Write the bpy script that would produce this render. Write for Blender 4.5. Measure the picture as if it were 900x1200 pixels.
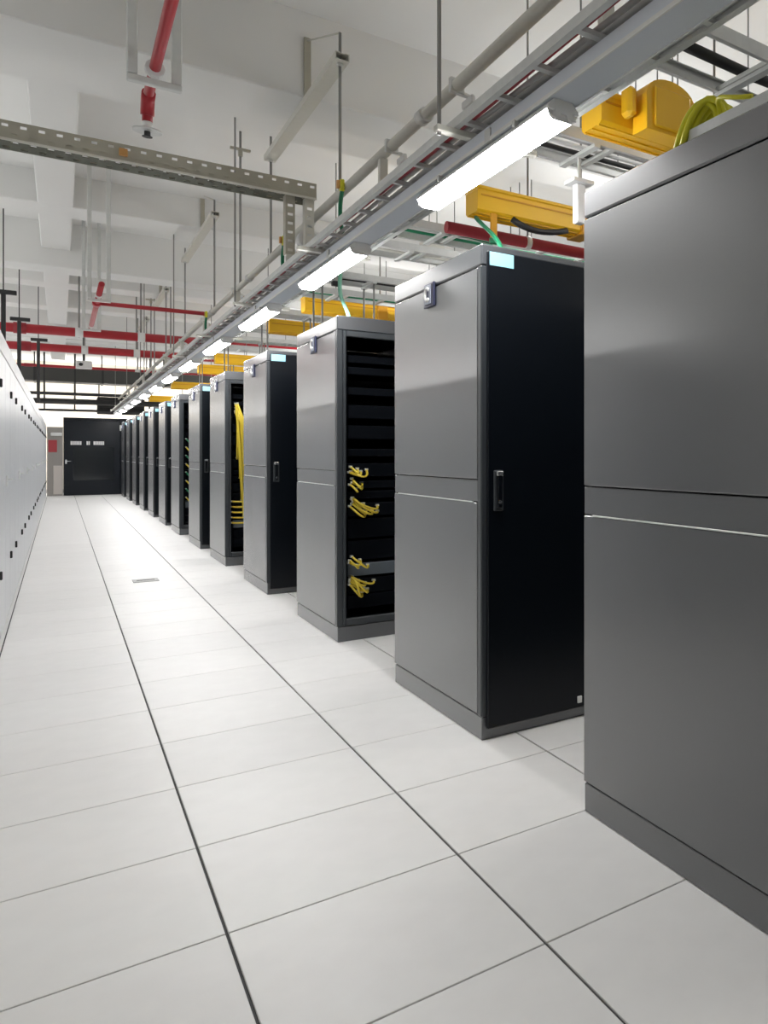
import bpy, math, random
from mathutils import Vector

random.seed(7)
scene = bpy.context.scene
for o in list(bpy.data.objects):
    bpy.data.objects.remove(o)
COL = scene.collection

# ------------------------------------------------------------------ camera
CAM_H, YAW, FOCAL = 1.2587, 42.33, 911.2          # focal length in pixels of the 900x1200 frame
cam_data = bpy.data.cameras.new('camera')
cam = bpy.data.objects.new('camera', cam_data)
COL.objects.link(cam)
cam.location = (0, 0, CAM_H)
cam.rotation_euler = (math.radians(90), 0, -math.radians(YAW))
cam_data.sensor_fit = 'HORIZONTAL'
cam_data.sensor_width = 36.0
cam_data.lens = FOCAL / 900 * 36.0
cam_data.shift_x = -0.5
cam_data.shift_y = (531.5 - 600) / 900
cam_data.clip_start = 0.02
cam_data.clip_end = 200
scene.camera = cam

# ------------------------------------------------------------------ world, exposure
world = bpy.data.worlds.new('world')
scene.world = world
world.use_nodes = True
world.node_tree.nodes['Background'].inputs['Color'].default_value = (0.9, 0.95, 1.0, 1)
world.node_tree.nodes['Background'].inputs['Strength'].default_value = 0.05
vs = scene.view_settings
vs.view_transform = 'Standard'
vs.look = 'None'
vs.gamma = 1
vs.use_curve_mapping = False
vs.exposure = -0.08

LAMP_STRENGTH = 62.0       # the diffusers of the aisle's LED battens
UPLIGHT_W, GAP_W = 20.0, 14.0
FILL_W = 34.0       # each unseen fill lamp added over other aisles and the far end
BATTEN_Y0, BATTEN_STEP, BATTEN_N = 2.42, 2.4, 13


def add_fill_lamp(x, y, z, watts, lx=0.12, ly=1.3, up=False):  # area lamp without a fixture, added as fill light
    d = bpy.data.lights.new('fill_lamp', 'AREA')
    d.shape = 'RECTANGLE'
    d.size, d.size_y = lx, ly
    d.energy = watts
    d.color = (1.0, 0.995, 0.985)
    o = bpy.data.objects.new('fill_lamp', d)
    COL.objects.link(o)
    o.location = (x, y, z)
    if up:
        o.rotation_euler = (math.pi, 0, 0)
    return o


# unseen lamps added behind the white cabinets to help light ceiling and floor
for yy in [8.4 + 2.4 * i for i in range(10)]:
    add_fill_lamp(-2.6, yy, 2.75, FILL_W)
# unseen up-facing lamps added to brighten the ceiling
for yy in [-1.2 + 3.6 * i for i in range(10)]:
    add_fill_lamp(-2.6, yy, 2.85, UPLIGHT_W, up=True)
    add_fill_lamp(3.9, yy, 2.85, UPLIGHT_W, up=True)
# lamps added across the row gaps to brighten doors and overhead clutter
for yy in (2.91, 5.15, 7.50, 9.90, 12.1, 14.4, 16.7, 19.0, 21.3, 23.7):
    add_fill_lamp(2.95, yy, 2.98, GAP_W, 1.2, 0.12)
for yy in [-1.2 + 4.8 * i for i in range(7)]:  # unseen lamps added to the right as ceiling and floor fill
    add_fill_lamp(5.6, yy, 3.2, FILL_W * 1.5)
for xx in (-1.0, 1.2, 3.4):  # lamps added beyond the end partition to brighten the beige wall
    add_fill_lamp(xx, 35.2, 2.9, FILL_W * 4, 1.3, 0.12)
    add_fill_lamp(xx, 36.3, 2.4, FILL_W * 1.5, 1.3, 0.12, up=True)


# ------------------------------------------------------------------ materials
def mat(name, rgb, rough=0.5, metal=0.0, var=0.0, var_scale=6.0, bump=0.0, bump_scale=200.0,
        emit=None, spec=0.5, per_object=0.0, coat=0.0, ior=1.5, coat_ior=1.5, coat_rough=0.15):
    m = bpy.data.materials.new(name)
    m.use_nodes = True
    nt = m.node_tree
    b = nt.nodes['Principled BSDF']
    b.inputs['Base Color'].default_value = (*rgb, 1)
    b.inputs['Roughness'].default_value = rough
    b.inputs['Metallic'].default_value = metal
    b.inputs['Specular IOR Level'].default_value = spec
    b.inputs['Coat Weight'].default_value = coat
    b.inputs['IOR'].default_value = ior
    b.inputs['Coat Roughness'].default_value = coat_rough
    b.inputs['Coat IOR'].default_value = coat_ior
    tc = nt.nodes.new('ShaderNodeTexCoord')
    if var > 0 or per_object > 0:
        mix = nt.nodes.new('ShaderNodeMixRGB')
        mix.inputs['Color1'].default_value = tuple(c * (1 - var) for c in rgb) + (1,)
        mix.inputs['Color2'].default_value = tuple(min(1, c * (1 + var)) for c in rgb) + (1,)
        n = nt.nodes.new('ShaderNodeTexNoise')
        n.inputs['Scale'].default_value = var_scale
        n.inputs['Detail'].default_value = 5
        nt.links.new(tc.outputs['Object'], n.inputs['Vector'])
        nt.links.new(n.outputs['Fac'], mix.inputs['Fac'])
        last = mix.outputs['Color']
        if per_object > 0:
            oi = nt.nodes.new('ShaderNodeObjectInfo')
            mr = nt.nodes.new('ShaderNodeMapRange')
            mr.inputs['To Min'].default_value = 1 - per_object
            mr.inputs['To Max'].default_value = 1 + per_object
            nt.links.new(oi.outputs['Random'], mr.inputs['Value'])
            hsv = nt.nodes.new('ShaderNodeHueSaturation')
            nt.links.new(mr.outputs['Result'], hsv.inputs['Value'])
            nt.links.new(last, hsv.inputs['Color'])
            last = hsv.outputs['Color']
        nt.links.new(last, b.inputs['Base Color'])
    if bump > 0:
        n2 = nt.nodes.new('ShaderNodeTexNoise')
        n2.inputs['Scale'].default_value = bump_scale
        n2.inputs['Detail'].default_value = 3
        nt.links.new(tc.outputs['Object'], n2.inputs['Vector'])
        bp = nt.nodes.new('ShaderNodeBump')
        bp.inputs['Strength'].default_value = bump
        bp.inputs['Distance'].default_value = 0.002
        nt.links.new(n2.outputs['Fac'], bp.inputs['Height'])
        nt.links.new(bp.outputs['Normal'], b.inputs['Normal'])
    if emit:
        b.inputs['Emission Color'].default_value = (*emit[0], 1)
        b.inputs['Emission Strength'].default_value = emit[1]
    return m


M = {
    'tile': mat('floor_tile_laminate', (0.79, 0.78, 0.765), 0.42, var=0.05, var_scale=9, bump=0.05, bump_scale=500, per_object=0.02),
    'pedestal': mat('dark_tile_edge', (0.05, 0.05, 0.05), 0.7),
    'ceiling': mat('white_ceiling_paint', (0.80, 0.80, 0.785), 0.9, var=0.02, var_scale=1.5),
    'wall': mat('white_wall_paint', (0.78, 0.78, 0.76), 0.85, var=0.02, var_scale=2),
    'far_wall': mat('beige_wall_paint', (0.80, 0.72, 0.60), 0.85, var=0.04, var_scale=1.2),
    'rack': mat('charcoal_powder_coat', (0.030, 0.035, 0.042), 0.5, var=0.05, var_scale=3, bump=0.03, bump_scale=900, coat=1.0, coat_ior=2.0, coat_rough=0.27),
    'rack_door': mat('black_powder_coat', (0.003, 0.0045, 0.007), 0.30, var=0.05, var_scale=3, bump=0.03, bump_scale=900, ior=1.5, spec=0.28),
    'rack_frame': mat('rack_frame_grey', (0.035, 0.04, 0.045), 0.35),
    'cavity': mat('rack_interior_black', (0.003, 0.004, 0.005), 0.7),
    'unit': mat('equipment_black', (0.002, 0.003, 0.005), 0.65, spec=0.06),
    'unit_grey': mat('equipment_grey', (0.10, 0.12, 0.14), 0.5),
    'chrome': mat('bright_metal', (0.6, 0.62, 0.64), 0.25, metal=0.9),
    'label': mat('pale_cyan_label', (0.27, 0.55, 0.66), 0.5),
    'badge': mat('badge_navy', (0.025, 0.03, 0.075), 0.5),
    'badge_face': mat('badge_pale', (0.36, 0.39, 0.47), 0.5),
    'white_plastic': mat('white_plastic', (0.80, 0.80, 0.79), 0.45),
    'cabinet': mat('white_cabinet_steel', (0.57, 0.585, 0.605), 0.36, var=0.02, var_scale=2),
    'black': mat('black_plastic', (0.015, 0.015, 0.016), 0.5),
    'dark_steel': mat('dark_steel', (0.035, 0.035, 0.036), 0.6),
    'galv': mat('galvanised_steel', (0.64, 0.65, 0.635), 0.45, metal=0.3, var=0.1, var_scale=25),
    'rod': mat('zinc_rod', (0.30, 0.30, 0.29), 0.5, metal=0.5),
    'strut': mat('beige_strut_steel', (0.66, 0.65, 0.59), 0.55, metal=0.15, var=0.06, var_scale=20),
    'perf': mat('olive_galvanised_steel', (0.42, 0.40, 0.33), 0.5, metal=0.3, var=0.1, var_scale=12),
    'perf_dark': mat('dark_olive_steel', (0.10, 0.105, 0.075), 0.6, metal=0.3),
    'trunk': mat('blue_grey_trunking', (0.66, 0.70, 0.76), 0.42, metal=0.1),
    'yellow': mat('yellow_duct_plastic', (0.93, 0.53, 0.015), 0.4, var=0.04, var_scale=5),
    'yellow_deep': mat('orange_yellow_plastic', (0.72, 0.33, 0.01), 0.45),
    'lime': mat('lime_cable', (0.80, 0.76, 0.03), 0.4),
    'cord': mat('yellow_patch_cord', (0.66, 0.50, 0.04), 0.45),
    'plug': mat('white_plug', (0.62, 0.62, 0.56), 0.45),
    'green': mat('green_earth_wire', (0.01, 0.20, 0.09), 0.45),
    'mint': mat('mint_cable', (0.25, 0.62, 0.45), 0.45),
    'red': mat('red_pipe_paint', (0.42, 0.018, 0.028), 0.35, var=0.06, var_scale=6),
    'dark_red': mat('maroon_cable', (0.32, 0.016, 0.026), 0.45),
    'brass': mat('brass', (0.62, 0.34, 0.13), 0.35, metal=0.8),
    'grey_cable': mat('grey_cable', (0.42, 0.42, 0.41), 0.55),
    'white_cable': mat('white_cable', (0.75, 0.75, 0.73), 0.5),
    'end_wall': mat('end_partition_black', (0.008, 0.011, 0.016), 0.3, spec=0.25),
    'end_glass': mat('end_door_dark_glass', (0.008, 0.011, 0.014), 0.12),
    'pillar': mat('warm_grey_paint', (0.33, 0.31, 0.29), 0.6),
    'pillar_light': mat('pale_warm_panel', (0.62, 0.57, 0.53), 0.6),
    'sign_red': mat('red_sign', (0.42, 0.05, 0.06), 0.5),
    'beam_shaded': mat('shaded_beam_grey', (0.085, 0.085, 0.08), 0.7),  # beam colour darkened to carry its shadow
    'lamp': mat('led_diffuser', (0.9, 0.9, 0.9), 0.4, emit=((0.995, 0.99, 0.985), LAMP_STRENGTH)),
}


# ------------------------------------------------------------------ mesh helpers
class MB:
    def __init__(self):
        self.v, self.f, self.s = [], [], []

    def add(self, verts, faces, smooth=False):
        n = len(self.v)
        self.v += [tuple(p) for p in verts]
        self.f += [tuple(i + n for i in q) for q in faces]
        self.s += [smooth] * len(faces)
        return self

    def box(self, x0, x1, y0, y1, z0, z1):
        v = [(x0, y0, z0), (x1, y0, z0), (x1, y1, z0), (x0, y1, z0),
             (x0, y0, z1), (x1, y0, z1), (x1, y1, z1), (x0, y1, z1)]
        f = [(3, 2, 1, 0), (4, 5, 6, 7), (0, 1, 5, 4), (1, 2, 6, 5), (2, 3, 7, 6), (3, 0, 4, 7)]
        return self.add(v, f)

    def cbox(self, x0, x1, y0, y1, z0, z1, c=0.004):
        """box with chamfered edges"""
        lo, hi = (x0, y0, z0), (x1, y1, z1)
        idx, v = {}, []
        for sx in (0, 1):
            for sy in (0, 1):
                for sz in (0, 1):
                    s = (sx, sy, sz)
                    for ax in range(3):
                        p = []
                        for k in range(3):
                            e = hi[k] if s[k] else lo[k]
                            if k != ax:
                                e += -c if s[k] else c
                            p.append(e)
                        idx[(s, ax)] = len(v)
                        v.append(tuple(p))
        f = []
        for ax in range(3):
            a, b = [k for k in range(3) if k != ax]
            for side in (0, 1):
                q = []
                for (i, j) in ((0, 0), (1, 0), (1, 1), (0, 1)):
                    s = [0, 0, 0]
                    s[ax], s[a], s[b] = side, i, j
                    q.append(idx[(tuple(s), ax)])
                flip = (side == 0) != (ax == 1)
                f.append(tuple(reversed(q)) if flip else tuple(q))
        for ax in range(3):          # edges along ax
            a, b = [k for k in range(3) if k != ax]
            for i in (0, 1):
                for j in (0, 1):
                    s0, s1 = [0, 0, 0], [0, 0, 0]
                    s0[a] = s1[a] = i
                    s0[b] = s1[b] = j
                    s1[ax] = 1
                    s0, s1 = tuple(s0), tuple(s1)
                    f.append((idx[(s0, a)], idx[(s1, a)], idx[(s1, b)], idx[(s0, b)]))
        for sx in (0, 1):
            for sy in (0, 1):
                for sz in (0, 1):
                    s = (sx, sy, sz)
                    f.append((idx[(s, 0)], idx[(s, 1)], idx[(s, 2)]))
        return self.add(v, f)

    def tube(self, pts, r, seg=8, caps=True):
        pts = [Vector(p) for p in pts]
        rings, n = [], len(pts)
        up = Vector((0, 0, 1))
        verts, faces = [], []
        prev = None
        for i, p in enumerate(pts):
            t = (pts[min(i + 1, n - 1)] - pts[max(i - 1, 0)]).normalized()
            if prev is None:
                a = up if abs(t.dot(up)) < 0.9 else Vector((1, 0, 0))
                u = t.cross(a).normalized()
            else:
                u = (prev - t * prev.dot(t)).normalized()
            prev = u
            w = t.cross(u)
            rr = r[i] if isinstance(r, (list, tuple)) else r
            for k in range(seg):
                an = 2 * math.pi * k / seg
                verts.append(p + u * (math.cos(an) * rr) + w * (math.sin(an) * rr))
        for i in range(n - 1):
            for k in range(seg):
                k2 = (k + 1) % seg
                faces.append((i * seg + k, i * seg + k2, (i + 1) * seg + k2, (i + 1) * seg + k))
        self.add(verts, faces, True)
        if caps:
            m = len(self.v) - len(verts)
            self.f.append(tuple(m + k for k in reversed(range(seg))))
            self.s.append(False)
            self.f.append(tuple(m + (n - 1) * seg + k for k in range(seg)))
            self.s.append(False)
        return self

    def prism(self, profile, axis, a0, a1):
        """closed profile of (p, q) extruded along axis: for 'y' the profile is (x, z), for 'x' it is (y, z)"""
        n = len(profile)
        v = []
        for a in (a0, a1):
            for p, q in profile:
                v.append((p, a, q) if axis == 'y' else (a, p, q) if axis == 'x' else (p, q, a))
        f = [(i, (i + 1) % n, n + (i + 1) % n, n + i) for i in range(n)]
        f += [tuple(reversed(range(n))), tuple(range(n, 2 * n))]
        return self.add(v, f)

    def build(self, name, material, parent=None, loc=None):
        me = bpy.data.meshes.new(name)
        me.from_pydata(self.v, [], self.f)
        me.polygons.foreach_set('use_smooth', self.s)
        me.materials.append(material)
        import bmesh
        bm = bmesh.new()
        bm.from_mesh(me)
        bmesh.ops.recalc_face_normals(bm, faces=bm.faces)
        bm.to_mesh(me)
        bm.free()
        o = bpy.data.objects.new(name, me)
        COL.objects.link(o)
        if parent:
            o.parent = parent
        if loc:
            o.location = loc
        return o


def tag(o, label, cat, group=None):
    o['label'] = label
    o['category'] = cat
    if group:
        o['group'] = group
    return o


def thing(name, label, cat, loc=(0, 0, 0), group=None):
    o = bpy.data.objects.new(name, None)
    o.empty_display_size = 0.1
    COL.objects.link(o)
    o.location = loc
    return tag(o, label, cat, group)


def structure(name, mb, m, parent=None):
    o = mb.build(name, m, parent)
    if not parent:
        o['kind'] = 'structure'
    return o


def copy_part(o, parent, loc=None):
    c = o.copy()
    COL.objects.link(c)
    c.parent = parent
    if loc:
        c.location = loc
    return c


def copy_tree(root, loc, label):
    r = root.copy()
    COL.objects.link(r)
    r.location = loc
    r['label'] = label
    for ch in list(root.children):
        c = copy_part(ch, r)
        for g in list(ch.children):
            copy_part(g, c)
    return r


def arc(c, r, a0, a1, n, plane='xz'):
    out = []
    for i in range(n + 1):
        a = math.radians(a0 + (a1 - a0) * i / n)
        p, q = r * math.cos(a), r * math.sin(a)
        out.append((c[0] + p, c[1], c[2] + q) if plane == 'xz' else (c[0], c[1] + p, c[2] + q) if plane == 'yz' else (c[0] + p, c[1] + q, c[2]))
    return out


def bez(p0, p1, p2, p3, n=10):
    p0, p1, p2, p3 = map(Vector, (p0, p1, p2, p3))
    return [p0 * (1 - t) ** 3 + p1 * 3 * t * (1 - t) ** 2 + p2 * 3 * t * t * (1 - t) + p3 * t ** 3
            for t in [i / n for i in range(n + 1)]]


ORD = ['first', 'second', 'third', 'fourth', 'fifth', 'sixth', 'seventh', 'eighth', 'ninth', 'tenth',
       'eleventh', 'twelfth', 'thirteenth', 'fourteenth', 'fifteenth', 'sixteenth', 'seventeenth', 'eighteenth']

RX = 1.363                 # aisle face of the dark cabinets
LX = -0.29                 # aisle face of the white cabinets
END_Y = 31.3
CEIL = 4.48

# ------------------------------------------------------------------ setting: floor with tiles
floor = structure('floor', MB().box(-4, 9, -4, 37, -0.06, -0.006), M['pedestal'])
TX0, TY0 = 0.3245, 2.463 - 0.6 * 8       # joint lines
XCOLS = range(-2, 5)
tile_mesh = None
tile_near = MB().cbox(-0.2965, 0.2965, -0.2973, 0.2973, -0.02, 0.0, 0.0015)
far_tiles = MB()
first_tile = None
for j in range(0, 60):
    y = TY0 + 0.6 * j + 0.3
    if y > END_Y + 5:
        break
    for i in range(-6, 14):
        x = TX0 + 0.6 * i + 0.3
        if i in XCOLS and 0.0 < y < 15.0 and (i >= -1 or y < 0):
            if first_tile is None:
                first_tile = tile_near.build('tile', M['tile'], floor, (x, y, 0))
            else:
                copy_part(first_tile, floor, (x, y, 0))
        else:
            far_tiles.box(x - 0.2965, x + 0.2965, y - 0.298, y + 0.298, -0.02, 0.0)
ft = far_tiles.build('far_tiles', M['tile'], floor)
ft['kind'] = 'stuff'

# grey cast plate set in the tiles
pl = thing('floor_plate', 'small grey rectangular plate let into the white floor tiles mid aisle', 'floor plate', (0.63, 9.85, 0.0))
MB().cbox(-0.1, 0.1, -0.11, 0.11, 0.0005, 0.006, 0.002).build('plate', M['grey_cable'], pl)
MB().box(-0.07, 0.07, -0.015, 0.015, 0.006, 0.008).build('grip_slot', M['dark_steel'], pl)

# ------------------------------------------------------------------ setting: ceiling, beams, walls
structure('ceiling', MB().box(-4, 9, -4, 37, CEIL, CEIL + 0.2), M['ceiling'])
ZP, ZS = CAM_H + 2.6, CAM_H + 2.85
beams = [(-1.7, -1.2, ZP), (2.6, 3.15, ZS), (6.47, 6.98, ZP), (6.98, 8.2, ZS), (12.1, 12.68, ZS), (14.7, 15.24, ZP), (17.6, 18.2, ZS),
         (20.5, 21.05, ZS), (23.2, 23.7, ZP), (26.3, 26.9, ZS), (29.2, 29.8, ZS)]
n = 1
for y0, y1, z in beams:
    structure('trim_%d' % n, MB().cbox(-4, 9, y0, y1, z, CEIL + 0.05, 0.01), M['ceiling'])
    n += 1
for y0, y1 in ((-1.2, 6.47), (6.98, 14.7), (15.24, 23.2), (23.7, 32.0)):
    structure('trim_%d' % n, MB().cbox(-0.19, 0.117, y0, y1, ZS + 0.001, CEIL + 0.05, 0.01), M['ceiling'])
    n += 1
structure('wall_left', MB().box(-4.2, -4, -4, 37, 0, CEIL), M['wall'])
structure('wall_right', MB().box(9, 9.2, -4, 37, 0, CEIL), M['wall'])
structure('wall_back', MB().box(-4, 9, -4.2, -4, 0, CEIL), M['wall'])
structure('wall_far', MB().box(-4, 9, 37, 37.2, 0, CEIL), M['far_wall'])

# ------------------------------------------------------------------ end of the aisle: dark partition with a door
part_wall = structure('wall_end', MB().box(0.08, 3.2, END_Y + 0.03, END_Y + 0.13, 0, 2.34), M['end_wall'])
MB().cbox(0.08, 3.2, END_Y - 0.005, END_Y + 0.03, 2.26, 2.34, 0.005).build('top_rail', M['end_wall'], part_wall)
MB().cbox(1.40, 3.2, END_Y, END_Y + 0.03, 0.0, 2.255, 0.005).build('fixed_panel', M['end_wall'], part_wall)
door = structure('door_1', MB().cbox(0.10, 1.38, END_Y - 0.015, END_Y + 0.029, 0.01, 2.25, 0.006), M['end_wall'])
MB().cbox(0.30, 1.24, END_Y - 0.022, END_Y - 0.0151, 0.45, 1.45, 0.003).build('door_pane', M['end_glass'], door)
h = MB().cbox(0.12, 0.16, END_Y - 0.03, END_Y - 0.0151, 0.95, 1.08, 0.004)
h.tube([(0.14, END_Y - 0.028, 1.03), (0.14, END_Y - 0.065, 1.03), (0.25, END_Y - 0.065, 1.03)], 0.012, 8)
h.build('door_handle', M['chrome'], door)
# lettering on the door: too blurred to be read, three groups of pale marks
marks = MB()
for x0, x1 in ((0.24, 0.50), (0.60, 0.68), (0.76, 1.00)):
    x = x0
    while x < x1 - 0.01:
        marks.box(x, x + 0.034, END_Y - 0.018, END_Y - 0.0151, 1.52, 1.63)
        x += 0.042
marks.build('door_lettering', M['white_plastic'], door)
col_ = structure('trim_%d' % n, MB().cbox(-0.28, 0.075, END_Y, END_Y + 0.25, 0, 2.05, 0.006), M['pillar'])
MB().cbox(-0.14, 0.055, END_Y - 0.012, END_Y - 0.001, 0.05, 0.9, 0.003).build('lower_panel', M['pillar_light'], col_)
MB().cbox(-0.20, 0.05, END_Y - 0.10, END_Y - 0.001, 1.78, 1.88, 0.01).build('light_strip', M['white_plastic'], col_)
MB().cbox(-0.25, -0.06, END_Y - 0.01, END_Y - 0.001, 1.30, 1.66, 0.003).build('red_notice', M['sign_red'], col_)
n += 1
e = thing('emergency_lamp', 'small white emergency lamp high on the dark end partition beside the last cabinet', 'lamp', (1.42, END_Y - 0.06, 2.05))
MB().cbox(-0.05, 0.05, -0.05, 0.054, -0.09, 0.09, 0.01).build('body', M['white_plastic'], e)
MB().cbox(-0.035, 0.035, -0.07, -0.051, -0.07, 0.03, 0.008).build('lens', M['white_plastic'], e)

# beyond the partition: shaded beam, pipes, hangers
dd = thing('shaded_beam', 'deep ceiling beam beyond the end partition, its shadow put into the dark grey colour', 'duct', (0, 33.4, 3.52))  # a beam in shadow, shade painted in as dark grey
MB().cbox(-3.9, 8.9, -0.45, 0.45, 0.0, 0.46, 0.02).build('beam_body', M['beam_shaded'], dd)
for i, x in enumerate((-2.2, -0.6, 1.0, 2.6)):  # duct-style flanges and hangers, made up on the beam
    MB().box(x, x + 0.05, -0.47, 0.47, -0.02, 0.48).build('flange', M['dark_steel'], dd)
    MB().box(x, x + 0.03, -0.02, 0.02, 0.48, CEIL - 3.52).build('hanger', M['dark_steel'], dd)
for y, z, r, lab in ((32.3, 3.10, 0.05, 'upper thin dark pipe crossing in front of the beige far wall'),
                     (32.6, 2.88, 0.09, 'thick black pipe crossing in front of the beige far wall'),
                     (32.9, 2.62, 0.04, 'lower thin dark pipe just above the end partition')):
    t = thing('dark_pipe', lab, 'pipe', (0, y, z))
    MB().tube([(-3.9, 0, 0), (4.5, 0, 0)], r, 10).build('pipe_run', M['dark_steel'], t)
    for x in (-1.5, -0.35, 0.35, 2.2):
        MB().box(x - 0.02, x + 0.02, -0.02, 0.02, r * 0.8, (3.5 - z) if y > 32.8 else (CEIL - z)).build('hanger', M['dark_steel'], t)
hv = thing('dark_air_unit', 'black boxed fan unit hanging beyond the end partition at its right', 'fan unit', (1.35, 33.6, 2.55))
MB().cbox(-0.45, 0.75, -0.3, 0.3, 0.0, 0.55, 0.02).build('casing', M['dark_steel'], hv)
MB().box(-0.4, 0.7, -0.32, -0.301, 0.08, 0.2).build('louvre', M['black'], hv)
for x in (-0.4, 0.7):
    MB().box(x - 0.015, x + 0.015, -0.015, 0.015, 0.55, 0.968).build('hanger', M['dark_steel'], hv)

# ------------------------------------------------------------------ dark server cabinets
RW, RD, RH = 0.60, 1.19, 2.18
rack_rows = [(1.27, 'door'), (3.36, 'door'), (5.75, 'open'), (8.12, 'door'), (10.48, 'open'), (12.60, 'door'), (14.98, 'open'),
             (17.15, 'door'), (19.50, 'door'), (21.90, 'door'), (24.3, 'door'), (26.7, 'door'), (29.1, 'door')]


def rack_shell(t, wide_frame):
    """parts shared by all cabinets; local origin at the aisle-side near corner on the floor"""
    MB().cbox(0.004, RW, 0.004, RD, 0.0, 0.100, 0.003).build('plinth', M['rack'], t)
    MB().cbox(0.0, RW, 0.0, RD, 2.086, RH, 0.006).build('top_cap', M['rack'], t)
    MB().cbox(0.0, 0.035, 0.0, 0.038, 0.103, 2.084, 0.004).build('corner_post', M['rack_frame'], t)
    sp = MB()
    sp.cbox(0.0, 0.022, 0.043, RD, 1.146, 2.080, 0.004)
    sp.build('upper_side_panel', M['rack'], t)
    MB().cbox(0.003, 0.022, 0.043, RD, 1.046, 1.142, 0.002).build('side_strip', M['rack'], t)
    sl = MB().cbox(0.0, 0.022, 0.043, RD, 0.106, 1.042, 0.004)
    sl.build('lower_side_panel', M['rack'], t)
    MB().cbox(-0.0015, 0.006, 0.10, RD - 0.06, 1.0405, 1.0455, 0.001).build('bright_trim', M['galv'], t)
    MB().box(RW - 0.02, RW, 0.01, RD, 0.103, 2.084).build('far_side_panel', M['rack_door'], t)
    MB().box(0.022, RW - 0.02, RD - 0.02, RD, 0.103, 2.084).build('rear_panel', M['rack_door'], t)


def rack_badge(t):
    b = MB()
    b.cbox(-0.010, -0.001, 0.56, 0.70, 1.985, 2.105, 0.003)
    b = b.build('badge', M['badge'], t)
    MB().cbox(-0.0125, -0.0102, 0.595, 0.675, 2.000, 2.095, 0.001).build('badge_face', M['badge_face'], b)
    c = MB()
    pts = [(-0.0145, 0.635 + 0.026 * math.cos(math.radians(a)), 2.047 + 0.032 * math.sin(math.radians(a))) for a in range(-140, 141, 20)]
    pts = [(p[0], 2 * 0.635 - (2 * 0.635 - p[1]), p[2]) for p in pts]
    c.tube(pts, 0.007, 6)
    c.build('badge_letter', M['white_plastic'], b)
    MB().cbox(-0.0135, -0.0126, 0.622, 0.640, 2.032, 2.062, 0.0003).build('badge_dot', M['badge'], b)


def rack_door_type(t, label_plate=True):
    rack_shell(t, False)
    MB().box(0.036, RW - 0.021, 0.03, 0.05, 0.103, 2.084).build('front_frame', M['cavity'], t)
    MB().cbox(0.022, RW - 0.005, -0.018, 0.0, 0.05, 2.15, 0.005).build('door', M['rack_door'], t)
    d = [c for c in t.children if c.name.startswith('door')][0]
    MB().cbox(0.045, 0.090, -0.030, -0.0185, 1.005, 1.185, 0.005).build('handle_housing', M['rack_frame'], d)
    MB().cbox(0.055, 0.080, -0.045, -0.0305, 1.020, 1.165, 0.005).build('swing_handle', M['rack_door'], d)
    hb = MB()
    hb.cbox(0.052, 0.083, -0.047, -0.0305, 1.160, 1.182, 0.004)
    hb.tube([(0.0675, -0.047, 1.045), (0.0675, -0.0455, 1.045)], 0.008, 10)
    hb.build('lock_barrel', M['chrome'], d)
    MB().box(0.455, 0.475, -0.028, -0.0185, 0.075, 0.105).build('door_clip', M['white_plastic'], d)
    if label_plate:
        MB().cbox(0.030, 0.140, -0.0215, -0.0182, 2.085, 2.145, 0.001).build('label_plate', M['label'], d)


UNIT_Z = [(0.20, 0.09, 'unit'), (0.30, 0.10, 'unit'), (0.42, 0.085, 'unit_grey'), (0.53, 0.13, 'unit'), (0.68, 0.13, 'unit'), (0.83, 0.09, 'unit'),
          (0.95, 0.05, 'unit'), (1.02, 0.05, 'unit'), (1.10, 0.09, 'unit'), (1.24, 0.05, 'unit'), (1.36, 0.09, 'unit'), (1.50, 0.09, 'unit'),
          (1.66, 0.05, 'unit'), (1.80, 0.05, 'unit'), (1.88, 0.05, 'unit')]


def rack_open_type(t):
    rack_shell(t, True)
    fr = MB()
    fr.cbox(0.036, 0.055, 0.0, 0.045, 0.103, 2.084, 0.004)
    fr.cbox(RW - 0.055, RW - 0.021, 0.0, 0.045, 0.103, 2.084, 0.004)
    fr.cbox(0.056, RW - 0.056, 0.0, 0.045, 2.045, 2.084, 0.004)
    fr.cbox(0.056, RW - 0.056, 0.0, 0.045, 0.103, 0.150, 0.004)
    fr.build('front_frame', M['rack_frame'], t)
    MB().box(0.0225, 0.032, 0.05, RD - 0.021, 0.104, 2.084).build('inner_wall', M['cavity'], t)
    for x in (0.062, RW - 0.085):
        MB().box(x, x + 0.022, 0.10, 0.14, 0.104, 2.084).build('mounting_rail', M['unit'], t)
    for z, hh, mm in UNIT_Z:
        u = MB().cbox(0.086, RW - 0.088, 0.085, 0.60, z, z + hh, 0.003)
        u.build('equipment_unit', M[mm], t)


rack_labels = [
    'nearest and largest dark server cabinet, cut off by the right edge of the photo',
    'dark server cabinet with black door, vertical swing handle and cyan label, second from the camera',
    'dark server cabinet with open front and loose yellow patch cords, third from the camera',
    'dark server cabinet with black door and cyan label, fourth from the camera',
    'dark server cabinet whose open front holds a tall yellow cord bundle, fifth from the camera',
    'narrow looking dark server cabinet with cyan label, sixth from the camera',
    'dark server cabinet with open front and green cables, seventh from the camera'] + [
    'distant dark server cabinet with black door, %s from the camera' % ORD[i] for i in range(7, 12)] + [
    'farthest dark server cabinet, standing next to the end partition']
RACK_GROUP = 'dark server cabinets along the right of the aisle'
templates = {}
for i, (y, kind) in enumerate(rack_rows):
    if kind not in templates:
        t = thing('server_cabinet', rack_labels[i], 'server cabinet', (RX, y, 0), RACK_GROUP)
        (rack_door_type if kind == 'door' else rack_open_type)(t)
        if i > 0:
            rack_badge(t)
            templates[kind] = t
        else:
            plain = t
    else:
        copy_tree(templates[kind], (RX, y, 0), rack_labels[i])
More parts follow.
